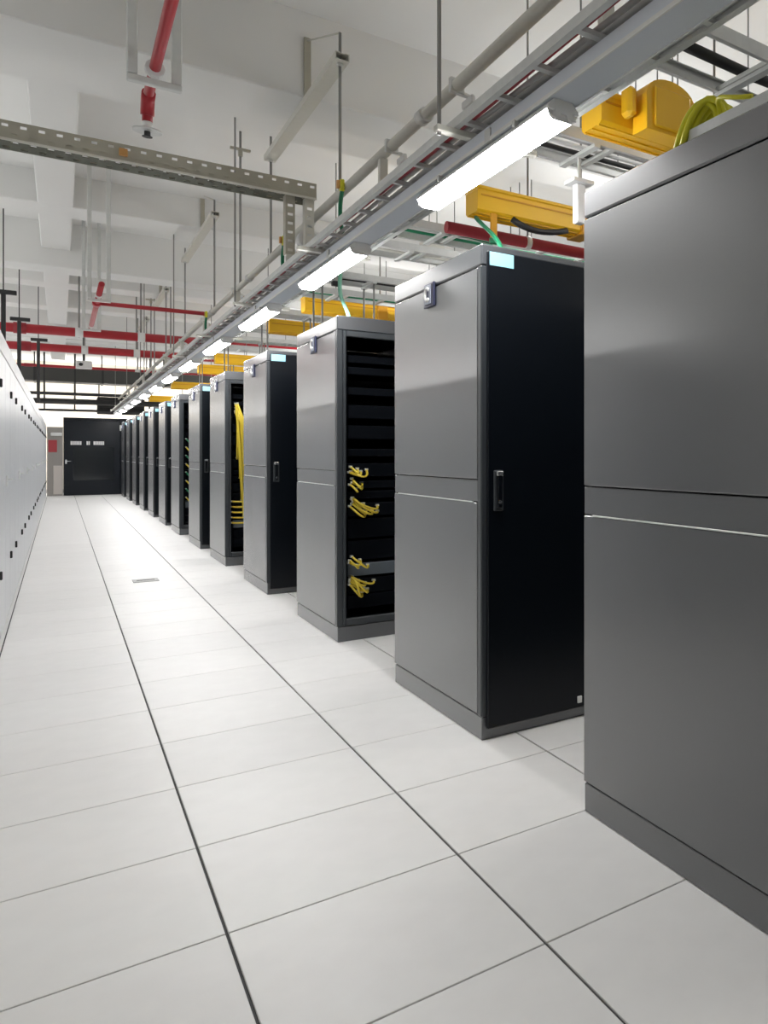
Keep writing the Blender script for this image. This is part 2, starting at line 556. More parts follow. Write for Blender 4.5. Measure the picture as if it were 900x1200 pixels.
for i, (y, kind) in enumerate(rack_rows):        # the rows go on to the right behind their end cabinets
    for k in range(1, 4 if i < 7 else 2):
        copy_tree(plain, (RX + 0.606 * k, y, 0), 'dark server cabinet inside the %s row, %s one behind its end cabinet' % (ORD[i], ORD[k - 1]))['group'] = 'dark server cabinets inside the rows'


# patch cords hanging out of the open cabinets
def cord(p0, p3, sag, out, r, material, label, group, loops=True):
    """cord from one port to another, bellying out of the front (towards -y) and sagging"""
    p0, p3 = Vector(p0), Vector(p3)
    c1 = p0 + Vector((0.02, -out, -sag * 0.4))
    c2 = p3 + Vector((0.0, -out, -sag))
    t = thing('patch_cord', label, 'cable', p0, group)
    MB().tube([q - p0 for q in bez(p0, c1, c2, p3, 9)], r, 5).build('cable', material, t)
    for q in (p0, p3):
        a = q - p0
        MB().box(a.x - 0.009, a.x + 0.009, a.y - 0.012, a.y + 0.012, a.z - 0.007, a.z + 0.007).build('plug', M['plug'], t)
    return t


Y3 = 5.75 + 0.068
clusters3 = [(1.16, 3, 0.05, 'topmost'), (1.06, 3, 0.05, 'second'), (0.93, 7, 0.10, 'middle'), (0.54, 3, 0.05, 'lower'), (0.40, 7, 0.10, 'lowest')]
for z, cnt, spread, nm in clusters3:
    for k in range(cnt):
        x0 = RX + 0.085 + random.random() * 0.03
        x1 = x0 + random.uniform(0.03, spread + 0.06)
        cord((x0, Y3 - 0.01, z + random.uniform(-0.03, 0.03)), (x1, Y3 - 0.01, z - random.uniform(0.0, spread)),
             random.uniform(0.04, 0.10), random.uniform(0.06, 0.10), 0.0075, M['cord'],
             'thin yellow patch cord of the %s cluster in the third cabinet' % nm,
             'yellow patch cords of the %s cluster' % nm)
Y5 = 10.48 + 0.07
for k in range(14):
    x0 = RX + 0.075 + random.random() * 0.03
    x1 = RX + 0.11 + random.random() * 0.20
    z1 = 0.55 + 0.085 * k + random.uniform(-0.02, 0.02)
    cord((x0 + 0.02, Y5, 1.84 - random.random() * 0.12), (x1, Y5, min(1.45, z1)), 0.12, random.uniform(0.05, 0.09), 0.010, M['cord'],
         'yellow patch cord of the tall bundle in the fifth cabinet', 'tall bundle of yellow patch cords')
for k in range(5):
    z = 0.48 + 0.06 * k
    cord((RX + 0.07, Y5, z), (RX + 0.24, Y5, z + 0.01), 0.02, 0.05, 0.010, M['cord'],
         'level yellow patch cord low in the fifth cabinet', 'level yellow patch cords low in the fifth cabinet')
Y7 = 14.98 + 0.07
for k in range(8):
    z = 0.5 + 0.13 * k
    cord((RX + 0.09, Y7, z + 0.08), (RX + 0.2 + 0.01 * (k % 3), Y7, z), 0.10, 0.07, 0.010, M['green'] if k % 2 else M['cord'],
         '%s patch cord in the open seventh cabinet' % ('dark green' if k % 2 else 'yellow'),
         '%s patch cords in the seventh cabinet' % ('green' if k % 2 else 'yellow'))


# ------------------------------------------------------------------ white cabinets on the left
LH, LDEPTH = 2.08, 1.05


def white_double(t):
    x1 = 0.0
    MB().cbox(-LDEPTH, -0.030, 0.003, 1.497, 0.06, LH, 0.004).build('body', M['cabinet'], t)
    MB().box(-LDEPTH + 0.02, -0.03, 0.01, 1.49, 0.0, 0.06).build('plinth', M['cabinet'], t)
    MB().box(-0.0295, -0.0215, 0.004, 1.496, 0.061, LH - 0.01).build('gasket', M['dark_steel'], t)
    for a, b, s in ((0.014, 0.742, 0), (0.758, 1.486, 1)):
        d = MB().cbox(-0.020, 0.0, a, b, 0.03, LH - 0.14, 0.004)
        d = d.build('door', M['cabinet'], t)
        hy = a + 0.012 if s == 0 else b - 0.012
        for z in (0.46, 1.72):
            MB().cbox(0.0005, 0.014, hy - 0.012, hy + 0.012, z - 0.028, z + 0.028, 0.004).build('hinge', M['black'], d)
        hy = b - 0.05 if s == 0 else a + 0.05
        if s == 1:
            g = MB().cbox(0.0005, 0.012, hy - 0.012, hy + 0.012, 1.02, 1.10, 0.003)
            g.tube([(0.012, hy, 1.07), (0.03, hy, 1.07), (0.03, hy + 0.08, 1.07)], 0.007, 8)
            g.build('lever_handle', M['galv'], d)
    MB().cbox(-0.020, 0.0, 0.008, 1.492, LH - 0.133, LH, 0.004).build('top_fascia', M['cabinet'], t)


def white_filler(t):
    MB().cbox(-LDEPTH, -0.030, 0.003, 0.897, 0.06, LH, 0.004).build('body', M['cabinet'], t)
    MB().box(-LDEPTH + 0.02, -0.03, 0.01, 0.89, 0.0, 0.06).build('plinth', M['cabinet'], t)
    MB().box(-0.0295, -0.0215, 0.004, 0.896, 0.061, LH - 0.01).build('gasket', M['dark_steel'], t)
    MB().cbox(-0.020, 0.0, 0.014, 0.442, 0.03, LH - 0.14, 0.004).build('panel', M['cabinet'], t)
    MB().cbox(-0.020, 0.0, 0.458, 0.886, 0.03, LH - 0.14, 0.004).build('panel', M['cabinet'], t)
    MB().cbox(-0.020, 0.0, 0.008, 0.892, LH - 0.133, LH, 0.004).build('top_fascia', M['cabinet'], t)


wd = wf = None
for i in range(11):
    y = 4.7 + 2.4 * i
    la = 'white steel cabinet with double doors on the left of the aisle, %s from the camera' % ORD[i]
    lb = 'plain white steel cabinet between double-door cabinets on the left, %s from the camera' % ORD[i]
    if wd is None:
        wd = thing('white_cabinet', la, 'cabinet', (LX, y, 0), 'white double-door cabinets on the left')
        white_double(wd)
        wf = thing('narrow_white_cabinet', lb, 'cabinet', (LX, y + 1.5, 0), 'plain white cabinets on the left')
        white_filler(wf)
    else:
        copy_tree(wd, (LX, y, 0), la)
        if y + 2.4 < END_Y - 0.1:
            copy_tree(wf, (LX, y + 1.5, 0), lb)

# ------------------------------------------------------------------ lighting trunking and battens
TRX0, TRX1, TRZ0, TRZ1 = 1.215, 1.315, 2.456, 2.516
tr = thing('light_trunking', 'long blue grey trunking carrying the row of lights above the aisle edge', 'trunking', (1.265, -1.0, TRZ0))
MB().prism([(-0.05, 0.0), (-0.048, 0.06), (0.048, 0.06), (0.05, 0.0)], 'y', 0, END_Y + 0.8).build('channel', M['trunk'], tr)
lip = MB()
for s in (-1, 1):
    lip.box(s * 0.053 - 0.0025, s * 0.053 + 0.0025, 0, END_Y + 0.8, -0.004, 0.010)
lip.build('edge_lip', M['white_cable'], tr)
for i in range(13):
    y = 1.0 + 2.4 * i + 0.5
    MB().box(-0.056, 0.056, y, y + 0.05, -0.003, 0.045).build('joint_sleeve', M['galv'], tr)


def batten(t):
    # local origin: centre of the underside of the trunking at the near end of the light
    MB().prism([(-0.036, 0.0), (-0.056, -0.028), (-0.056, -0.036), (0.056, -0.036), (0.056, -0.028), (0.036, 0.0)], 'y', 0.0, 1.30).build('housing', M['white_plastic'], t)
    d = MB()
    d.prism([(-0.055, -0.0362), (-0.045, -0.058), (-0.034, -0.066), (0.034, -0.066), (0.045, -0.058), (0.055, -0.0362)], 'y', 0.012, 1.288)
    d.build('diffuser', M['lamp'], t)
    for y in (0.0085, 1.2882):
        MB().prism([(-0.056, -0.0362), (-0.046, -0.059), (-0.034, -0.0675), (0.034, -0.0675), (0.046, -0.059), (0.056, -0.0362)], 'y', y, y + 0.0033).build('end_plate', M['white_plastic'], t)
    for y in (-0.003, 1.292):
        MB().prism([(-0.030, 0.0), (-0.034, -0.045), (-0.050, -0.058), (-0.026, -0.066), (-0.012, -0.045), (0.012, -0.045), (0.026, -0.066), (0.050, -0.058), (0.034, -0.045), (0.030, 0.0)],
                   'y', y, y + 0.011).build('end_cap', M['white_plastic'], t)
    for y in (0.25, 1.0):
        MB().box(-0.062, 0.062, y, y + 0.02, -0.026, -0.001).build('clip', M['galv'], t)


b0 = None
for i in range(BATTEN_N):
    y = BATTEN_Y0 + BATTEN_STEP * i
    lab = 'lit white LED batten under the trunking, %s from the camera' % ORD[i]
    if b0 is None:
        b0 = thing('batten_light', lab, 'light', (1.265, y, TRZ0), 'lit battens above the aisle edge')
        batten(b0)
    elif y < END_Y - 1.2:
        copy_tree(b0, (1.265, y, TRZ0), lab)

# ------------------------------------------------------------------ long cable ladder above the trunking
LZ = 2.545
TL0, TL1 = 1.150, 1.470
ld = thing('cable_ladder', 'long galvanised cable ladder running above the trunking down the whole aisle', 'cable tray', (0, -1.0, LZ))
LEN = END_Y + 0.8
for x in (TL0, TL1):
    s = 1 if x == TL0 else -1
    r = MB()
    r.prism([(x, 0), (x + s * 0.022, 0), (x + s * 0.022, 0.004), (x + s * 0.004, 0.004), (x + s * 0.004, 0.032), (x + s * 0.022, 0.032), (x + s * 0.022, 0.036), (x, 0.036)],
            'y', 0, LEN)
    r.build('side_rail', M['galv'], ld)
rung = None
for i in range(int(LEN / 0.30)):
    y = 0.15 + 0.30 * i
    if rung is None:
        rung = MB().box(TL0 + 0.005, TL1 - 0.005, -0.014, 0.014, 0.005, 0.022).build('rung', M['galv'], ld, (0, y, 0))
    else:
        copy_part(rung, ld, (0, y, 0))
bracket = None
for i in range(12):
    y = 1.0 + 3.12 + 2.4 * i
    MBb = MB()
    if bracket is None:
        bracket = MBb.cbox(1.085, 1.50, -0.021, 0.021, -0.026, -0.0005, 0.003).build('support_bracket', M['strut'], ld, (0, y, 0))
    else:
        copy_part(bracket, ld, (0, y, 0))
    if i % 2 == 0:
        MB().box(1.093, 1.105, -0.006, 0.006, -0.04, CEIL - LZ).build('hanger_rod', M['rod'], ld, (0, y, 0))

# cables lying in the ladder
for x, r, mm, lab in ((1.196, 0.016, 'dark_red', 'maroon cable along the aisle edge of the long ladder'),
                      (1.232, 0.010, 'grey_cable', 'grey cable beside the maroon one in the long ladder'),
                      (1.275, 0.016, 'grey_cable', 'thick grey cable in the middle of the long ladder'),
                      (1.325, 0.012, 'white_cable', 'white cable in the middle of the long ladder'),
                      (1.375, 0.014, 'black', 'black cable in the long ladder on the cabinet side'),
                      (1.415, 0.010, 'white_cable', 'white cable by the cabinet-side rail of the long ladder')):
    pts = []
    ph = random.random() * 6
    for i in range(90):
        y = -0.9 + i * 0.36
        pts.append((x + 0.006 * math.sin(y * 1.7 + ph), y, LZ + 0.022 + r))
    tag(MB().tube(pts, r, 6).build('cable', M[mm]), lab, 'cable', 'cables in the long ladder')

# ------------------------------------------------------------------ beige pipe run with brass nozzles above the ladder
GX, GZ = 1.335, 2.93
gp = thing('gas_pipe', 'beige pipe run hanging above the long cable ladder, with couplings', 'pipe', (GX, -1.0, GZ))
MB().tube([(0, 0, 0), (0, END_Y + 0.6, 0)], 0.027, 12).build('pipe_run', M['strut'], gp)
cp = None
for i in range(14):
    y = 2.6 + 2.4 * i
    if y > END_Y:
        break
    if cp is None:
        cp = MB().tube([(0, -0.04, 0), (0, 0.04, 0)], 0.036, 12).build('coupling', M['galv'], gp, (0, y, 0))
    else:
        copy_part(cp, gp, (0, y, 0))
    if y < 28:
        MB().cbox(-0.021, 0.021, -0.0205, 0.0205, LZ + 0.060 - GZ, -0.0265, 0.003).build('drop_post', M['strut'], gp, (0, y + 0.66, 0))


def nozzle(t):
    nb = MB()
    nb.tube([(0.0, 0, -0.027), (0.05, 0, -0.03), (0.075, 0, -0.05)], 0.012, 8)
    nb.build('branch', M['white_plastic'], t)
    b = MB()
    b.tube([(0.075, 0, -0.048), (0.08, 0, -0.085)], 0.022, 6)
    b.tube([(0.08, 0, -0.085), (0.083, 0, -0.105)], 0.014, 8)
    b.build('brass_head', M['brass'], t)
    MB().cbox(0.045, 0.062, -0.06, 0.06, -0.075, -0.04, 0.003).build('clamp', M['white_plastic'], t)
    MB().cbox(-0.032, 0.032, -0.014, 0.014, -0.033, 0.033, 0.003).build('saddle', M['galv'], t)


n0 = None
for i, y in enumerate((3.57, 4.51, 7.2, 9.6, 12.0, 14.4, 16.8)):
    lab = 'brass nozzle hanging from the beige pipe, %s from the camera' % ORD[i]
    if n0 is None:
        n0 = thing('brass_nozzle', lab, 'nozzle', (GX, y, GZ), 'brass nozzles on the beige pipe')
        nozzle(n0)
    else:
        copy_tree(n0, (GX, y, GZ), lab)


# ------------------------------------------------------------------ strut hangers under the beams, with rods to the pipe run
def strut_hanger(y0, y1, z, face_y, label):
    t = thing('strut_hanger', label, 'hanger', (GX, y0, z), 'strut channels hung under the beams')
    L = y1 - y0
    p = [(-0.041, 0.0), (0.041, 0.0), (0.041, 0.05), (0.014, 0.05), (0.014, 0.045), (0.036, 0.045), (0.036, 0.005), (-0.036, 0.005), (-0.036, 0.045), (-0.014, 0.045), (-0.014, 0.05), (-0.041, 0.05)]
    MB().prism(p, 'y', 0, L).build('channel', M['strut'], t)
    for yy in (0.06, L - 0.06):
        MB().tube([(0, yy, GZ + 0.028 - z), (0, yy, 0.20)], 0.009, 8).build('rod', M['rod'], t)
        nn = MB().tube([(0, yy, -0.018), (0, yy, -0.0005)], 0.020, 6)
        nn.build('nut', M['galv'], t)
        MB().cbox(-0.035, 0.035, yy - 0.035, yy + 0.035, 0.0505, 0.058, 0.002).build('washer', M['strut'], t)
    if face_y:
        fy = face_y - y0
        MB().cbox(-0.022, 0.022, fy - 0.025, fy - 0.001, 0.051, 0.52, 0.003).build('wall_bracket', M['perf'], t)
        MB().tube([(0.0, fy - 0.012, 0.50), (0.0, 0.06, 0.20)], 0.006, 6).build('brace', M['strut'], t)
    return t


strut_hanger(5.50, 7.84, 3.77, 6.47, 'nearest beige strut channel, hung slanting away under the first ceiling beam')
strut_hanger(11.0, 14.0, 4.02, 12.1, 'second beige strut channel from the camera, under the second ceiling beam')
strut_hanger(16.6, 18.9, 4.02, 17.6, 'third beige strut channel from the camera, far above the light row')
strut_hanger(20.6, 22.4, 4.02, 20.8, 'farthest beige strut channel above the light row')
for i, y in enumerate((9.3, 15.9, 19.6)):
    t = thing('ceiling_rod', '%s lone threaded rod from the camera, hanging from a small crossed plate' % ORD[i], 'rod', (GX, y, CEIL), 'lone threaded rods from the ceiling')
    MB().tube([(0, 0, GZ + 0.028 - CEIL), (0, 0, -0.0005)], 0.010, 8).build('rod', M['rod'], t)
    c = MB()
    c.box(-0.085, 0.085, -0.02, 0.02, -0.19, -0.17)
    c.box(-0.018, 0.018, -0.02, 0.02, -0.25, -0.1905)
    c.build('ceiling_plate', M['perf'], t)


# ------------------------------------------------------------------ perforated tray crossing the aisle under the ceiling
def perforated(mb, fix, a0, a1, b0, b1, holes, pitch, hw, hh, thick=0.003):
    """sheet with rows of real slots; fix(a, b, t) -> point. a runs along the sheet, b across, holes: list of row centres in b"""
    edges = [b0]
    for r in holes:
        edges += [r - hh / 2, r + hh / 2]
    edges.append(b1)

    def slab(p0, p1, q0, q1):
        vs_ = [fix(p, q, t) for t in (0, thick) for p, q in ((p0, q0), (p1, q0), (p1, q1), (p0, q1))]
        mb.add(vs_, [(0, 1, 2, 3), (7, 6, 5, 4), (0, 1, 5, 4), (1, 2, 6, 5), (2, 3, 7, 6), (3, 0, 4, 7)])
    for k in range(0, len(edges), 2):
        slab(a0, a1, edges[k], edges[k + 1])
    cnt = int((a1 - a0) / pitch)
    for k, r in enumerate(holes):
        off = (k % 2) * pitch / 2
        prev = a0
        for i in range(cnt):
            c = a0 + off + (i + 0.5) * pitch
            if c + hw / 2 > a1:
                break
            slab(prev, c - hw / 2, r - hh / 2, r + hh / 2)
            prev = c + hw / 2
        slab(prev, a1, r - hh / 2, r + hh / 2)


PY, PZ = 6.02, 3.00
pt = thing('perforated_tray', 'olive grey perforated steel tray crossing under the ceiling from the left to the ladder', 'cable tray', (0, PY, PZ))
s = MB()
perforated(s, lambda a, b, t: (a, t, b), -3.9, 1.30, 0.0, 0.105, [0.028, 0.078], 0.075, 0.026, 0.016)
s.build('near_side', M['perf'], pt)
s = MB()
perforated(s, lambda a, b, t: (a, 0.212 + t, b), -3.9, 1.30, 0.0, 0.105, [0.052], 0.075, 0.024, 0.014)
s.build('far_side', M['perf'], pt)
s = MB()
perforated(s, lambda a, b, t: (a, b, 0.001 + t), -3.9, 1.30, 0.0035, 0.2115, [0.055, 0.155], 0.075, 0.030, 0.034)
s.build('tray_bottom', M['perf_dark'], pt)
MB().box(-3.9, 1.30, -0.008, -0.0005, -0.008, 0.006).build('bottom_lip', M['strut'], pt)
MB().cbox(0.26, 0.30, -0.02, -0.001, 0.03, 0.075, 0.003).build('clip', M['brass'], pt)
for x in (1.12, 1.235):
    s = MB()
    perforated(s, lambda a, b, t: (x + b, 0.015 + t, a), -0.40, 0.0, 0.0, 0.055, [0.0275], 0.06, 0.018, 0.030)
    s.box(x, x + 0.004, 0.0185, 0.09, -0.40, 0.0)
    s.build('end_post', M['strut'] if x > 1.2 else M['perf'], pt)
for x in (-3.2, -1.6):
    MB().tube([(x, 0.10, 0.005), (x, 0.10, CEIL - PZ - 0.001)], 0.008, 8).build('hanger_rod', M['rod'], pt)


# ------------------------------------------------------------------ ladder trays running across the rows, right of the aisle
def cross_ladder(y, z, label, x0=1.372, x1=3.9, w=0.32):
    t = thing('cross_ladder', label, 'cable tray', (x0, y, z), 'cross ladders above the cabinet rows')
    L = x1 - x0
    for yy in (0.0, w):
        s = 1 if yy == 0 else -1
        MB().prism([(yy, 0), (yy + s * 0.02, 0), (yy + s * 0.02, 0.004), (yy + s * 0.004, 0.004), (yy + s * 0.004, 0.046), (yy + s * 0.02, 0.046), (yy + s * 0.02, 0.05), (yy, 0.05)],
                   'x', 0, L).build('side_rail', M['galv'], t)
    rg = None
    for i in range(int(L / 0.3)):
        x = 0.2 + 0.3 * i
        if rg is None:
            rg = MB().box(-0.014, 0.014, 0.005, w - 0.005, 0.005, 0.022).build('rung', M['galv'], t, (x, 0, 0))
        else:
            copy_part(rg, t, (x, 0, 0))
    over = [r for r, k in rack_rows if r < y + w / 2 < r + RD]
    for x in ((0.13, 0.50) if over and y > 3 else (0.50,) if over else (0.40, 2.2)):
        MB().box(x - 0.015, x + 0.015, -0.006, w + 0.006, -0.016, -0.0005).build('support_bracket', M['galv'], t)
        for yy in (0.02, w - 0.02):
            if over:
                MB().tube([(x, yy, RH + 0.0005 - z), (x, yy, -0.0165)], 0.007, 6).build('stand_off', M['rod'], t)
            elif x > 1:
                MB().tube([(x, yy, 0.0), (x, yy, CEIL - z - 0.001)], 0.006, 6).build('hanger_rod', M['rod'], t)
    return t


gapname = ['above the nearest dark cabinet', 'over the gap behind the nearest dark cabinet', 'above the second dark cabinet', 'over the gap behind the second dark cabinet',
           'above the third dark cabinet', 'over the gap behind the third dark cabinet', 'above the fourth dark cabinet', 'over the gap behind the fourth dark cabinet',
           'above the fifth dark cabinet', 'over the gap behind the fifth dark cabinet', 'above the sixth dark cabinet', 'over the gap behind the sixth dark cabinet']
ladder_y = [2.02, 3.08, 4.95, 5.55, 6.75, 7.5, 8.9, 10.2, 11.3, 12.3, 13.6, 16.2]
for yy, nm in zip(ladder_y, gapname):
    cross_ladder(yy, 2.64, 'galvanised cross ladder running right %s' % nm)
tag(MB().tube([(1.56, 2.20, 2.684), (1.9, 2.21, 2.684), (2.4, 2.19, 2.685), (3.6, 2.20, 2.684)], 0.021, 8).build('cable', M['black']),
    'thick black cable lying on the cross ladder above the nearest dark cabinet', 'cable')

k = 0
for yy, nm in zip(ladder_y[1:9], gapname[1:9]):
    for off, r, mm, colour in ((0.10, 0.014, 'grey_cable', 'grey'), (0.16, 0.010, 'white_cable', 'white'), (0.235, 0.012, ('black', 'green', 'strut')[k % 3], ('black', 'green', 'beige')[k % 3])):
        ph = random.random() * 6
        pts = [(1.50 + 0.2 * q, yy + off + 0.008 * math.sin(q * 0.9 + ph), 2.664 + r) for q in range(11)]
        tag(MB().tube(pts, r, 6).build('cable', M[mm]), '%s cable lying along the cross ladder %s' % (colour, nm), 'cable', 'cables on the cross ladders')
    k += 1
for x, y, z, lab in ((1.50, 5.08, 2.585, 'small dark clip box under the cross ladder left of the second cabinet'),
                     (1.62, 6.86, 2.585, 'small dark clip box under the cross ladder behind the third cabinet'),):
    t = thing('clip_box', lab, 'junction box', (x, y, z))
    MB().cbox(-0.03, 0.03, -0.025, 0.025, 0.0, 0.038, 0.004).build('box', M['dark_steel'], t)
    MB().box(-0.008, 0.008, -0.012, 0.012, 0.038, 0.0595).build('clip', M['galv'], t)
tag(MB().tube(bez((1.80, 4.02, 2.52), (1.86, 3.98, 2.46), (1.98, 3.99, 2.46), (2.12, 4.02, 2.52), 8), 0.018, 6).build('cable', M['black']),
    'black cable bundle sagging under the yellow duct of the second cabinet', 'cable')
t = thing('duct_strap', 'orange strap hanging at the front of the yellow duct over the second cabinet', 'strap', (1.70, 4.025, 2.40))
MB().cbox(-0.018, 0.018, -0.006, 0.006, 0.0, 0.13, 0.003).build('strap', M['yellow_deep'], t)
MB().cbox(-0.022, 0.022, -0.010, 0.010, -0.03, -0.0005, 0.003).build('buckle', M['green'], t)

# ladder standing on the nearest cabinet
t = thing('rack_top_ladder', 'galvanised ladder lying along the top of the nearest dark cabinet', 'cable tray', (1.455, 1.05, RH))
for x in (0.0, 0.28):
    s = 1 if x == 0 else -1
    MB().box(x, x + s * 0.02, 0, 0.98, 0.05, 0.09).build('side_rail', M['galv'], t)
    for y in (0.3, 0.85):
        MB().box(x, x + s * 0.03, y, y + 0.04, 0.0005, 0.05).build('foot', M['galv'], t)
for k in range(4):
    MB().box(0.02, 0.26, 0.10 + 0.25 * k, 0.128 + 0.25 * k, 0.055, 0.075).build('rung', M['galv'], t)
# lime cables looping over it
for k in range(7):
    x = 1.475 + 0.022 * (k % 4)
    y = 1.955 + 0.016 * (k // 2)
    pts = bez((x + 0.02, y - 0.12, 2.27), (x + 0.03, y - 0.10, 2.37), (x, y + 0.0, 2.42), (x - 0.035, y + 0.03, 2.205), 10)
    tag(MB().tube(pts, 0.011, 6).build('lime_cable', M['lime']),
        'lime yellow cable looped in a bunch over the top edge of the nearest cabinet', 'cable', 'bunch of lime yellow cables')
tag(MB().tube(bez((1.50, 1.86, 2.285), (1.455, 1.84, 2.36), (1.43, 1.80, 2.30), (1.47, 1.68, 2.285), 10), 0.007, 6).build('lime_cable', M['lime']),
    'single lime yellow cable curling over the ladder on the nearest cabinet', 'cable')


# ------------------------------------------------------------------ yellow fibre ducts
def fibre_duct(y, z, x0, x1, label, tee=False):
    t = thing('fibre_duct', label, 'duct', (x0, y, z), 'yellow fibre ducts over the cabinet rows')
    L = x1 - x0
    w, hgt = 0.16, 0.115
    p = [(-w / 2 + 0.012, 0.0), (w / 2 - 0.012, 0.0), (w / 2, 0.012), (w / 2, hgt), (-w / 2, hgt), (-w / 2, 0.012)]
    MB().prism(p, 'x', 0, L).build('trough', M['yellow'], t)
    MB().cbox(-0.004, L, -w / 2 - 0.008, w / 2 + 0.008, hgt, hgt + 0.022, 0.006).build('cover', M['yellow'], t)
    rb = MB()
    for yy in (-0.055, 0.0, 0.055):
        rb.box(0.0, L, yy - 0.006, yy + 0.006, -0.006, -0.0002)
    rb.build('bottom_rib', M['yellow'], t)
    MB().box(0.02, L, -w / 2 - 0.004, -w / 2 - 0.0003, 0.085, 0.093).build('seam', M['yellow_deep'], t)
    x = 0.6
    while x < L:
        MB().cbox(x, x + 0.09, -w / 2 - 0.014, w / 2 + 0.014, -0.012, hgt + 0.030, 0.005).build('joint_collar', M['yellow_deep'], t)
        MB().tube([(x + 0.045, 0, hgt + 0.0305), (x + 0.045, 0, CEIL - z - 0.002)], 0.006, 6).build('hanger', M['rod'], t)
        x += 1.3
    if tee:
        hd = MB()
        prof = []
        for a in range(0, 181, 15):
            prof.append((0.26 + 0.12 * math.cos(math.radians(a)), 0.13 + 0.075 * math.sin(math.radians(a))))
        prof += [(0.14, -0.02), (0.38, -0.02)]
        hd.prism([(p_, q_) for p_, q_ in prof], 'y', -0.20, -w / 2 - 0.0145)
        hd.build('branch_hood', M['yellow'], t)
        MB().cbox(0.17, 0.35, -0.215, -0.201, -0.005, 0.16, 0.006).build('branch_flange', M['yellow'], t)
        MB().cbox(0.075, 0.119, -0.17, -0.0955, 0.03, 0.15, 0.015).build('side_latch', M['yellow'], t)
    return t


fd = [(2.86, 'yellow fibre duct with a hooded branch, above the nearest dark cabinet', True),
      (4.12, 'yellow fibre duct above the second dark cabinet, behind the nearest light', False),
      (8.0, 'yellow fibre duct above the fourth dark cabinet, right of the second light', False),
      (9.6, 'yellow fibre duct above the far side of the fourth dark cabinet', False),
      (13.4, 'yellow fibre duct above the sixth dark cabinet', False),
      (15.2, 'yellow fibre duct above the seventh dark cabinet', False),
      (19.2, 'yellow fibre duct above the ninth dark cabinet', False),
      (24.2, 'farthest yellow fibre duct, above the eleventh dark cabinet', False)]
for y, lab, tee in fd:
    fibre_duct(y, 2.60 if tee else 2.535, 1.62, 3.9, lab, tee)

# maroon sprinkler main over the rows behind the second cabinet
mp = thing('maroon_pipe', 'dark red pipe crossing behind the yellow duct of the second cabinet', 'pipe', (1.66, 4.60, 2.575))
MB().tube([(0, 0, 0), (2.4, 0, 0)], 0.035, 10).build('pipe_run', M['dark_red'], mp)
for x in (0.5, 1.6):
    MB().tube([(x, 0, 0.034), (x, 0, CEIL - 2.576)], 0.006, 6).build('hanger_rod', M['rod'], mp)
    MB().tube([(x - 0.015, 0, 0), (x + 0.015, 0, 0)], 0.041, 10).build('clamp', M['galv'], mp)
# white drop post by the nearest cabinet
wp = thing('white_post', 'short white post hanging beside the upper corner of the nearest cabinet', 'post', (1.775, 3.245, 2.32))
MB().cbox(-0.022, 0.022, -0.022, 0.022, 0.0, 0.18, 0.004).build('post', M['white_plastic'], wp)
MB().box(-0.05, 0.05, -0.05, 0.05, 0.18, 0.1955).build('flange', M['white_plastic'], wp)
MB().box(-0.006, 0.006, -0.006, 0.006, 0.1955, 0.318).build('bolt', M['galv'], wp)

# earth wires
for i, (y, lab) in enumerate(((5.35, 'curved green earth wire with yellow lug, nearest one beside the long ladder'),
                              (7.05, 'curved green earth wire with yellow lug, below the end of the perforated tray'),
                              (11.4, 'small green earth wire beside the ladder in front of the red pipes'))):
    t = thing('earth_wire', lab, 'wire', (GX, y, GZ), 'green earth wires on the beige pipe')
    MB().tube(bez((-0.034, 0, -0.02), (-0.06, 0.0, -0.14), (-0.04, 0.05, -0.26), (0.02, 0.16, LZ + 0.075 - GZ), 10), 0.012, 8).build('wire', M['green'], t)
    MB().cbox(-0.052, -0.028, -0.018, 0.018, -0.045, 0.03, 0.005).build('lug', M['lime'], t)
    MB().cbox(-0.070, -0.0525, -0.014, 0.014, -0.03, 0.02, 0.003).build('screw_block', M['brass'], t)
for k in range(4):
    tag(MB().tube(bez((1.56, 5.02 + 0.03 * k, 2.672), (1.7, 5.03 + 0.03 * k, 2.71), (1.9, 5.0 + 0.035 * k, 2.69), (2.15, 5.02 + 0.03 * k, 2.672), 10), 0.011, 6).build('green_cable', M['green']),
        'dark green cable in the bunch on the cross ladder left of the second cabinet', 'cable', 'bunch of green cables on a cross ladder')
tag(MB().tube(bez((1.58, 3.62, 2.19), (1.56, 3.6, 2.30), (1.60, 3.9, 2.40), (1.60, 4.01, 2.485), 10), 0.012, 6).build('green_cable', M['green']),
    'green cable dropping from the yellow duct onto the second cabinet', 'cable')
tag(MB().tube(bez((1.50, 6.0, 2.19), (1.49, 6.0, 2.30), (1.56, 6.6, 2.42), (1.62, 6.73, 2.66), 10), 0.014, 6).build('mint_cable', M['mint']),
    'pale mint cable rising from the top of the third cabinet', 'cable')
for x, y, lab in ((1.62, 6.9, 'beige junction box on the cross ladder behind the third cabinet'),
                  (1.95, 5.68, 'beige junction box on the cross ladder before the third cabinet')):
    t = thing('junction_box', lab, 'junction box', (x, y, 2.6625))
    MB().cbox(-0.07, 0.07, -0.05, 0.05, 0.0, 0.09, 0.006).build('box', M['strut'], t)
    MB().cbox(-0.065, 0.065, -0.045, 0.045, 0.0905, 0.10, 0.003).build('lid', M['galv'], t)
t = thing('bell_box', 'round white box on a bracket beside the end of the perforated tray', 'junction box', (1.335, 6.40, 2.80))
MB().tube([(0, -0.05, 0), (0, 0.05, 0)], 0.075, 20).build('drum', M['white_plastic'], t)
MB().tube([(0, -0.06, 0), (0, -0.0505, 0)], 0.05, 20).build('cap', M['galv'], t)
MB().box(-0.012, 0.012, -0.02, 0.02, 0.075, 0.104).build('stem', M['galv'], t)

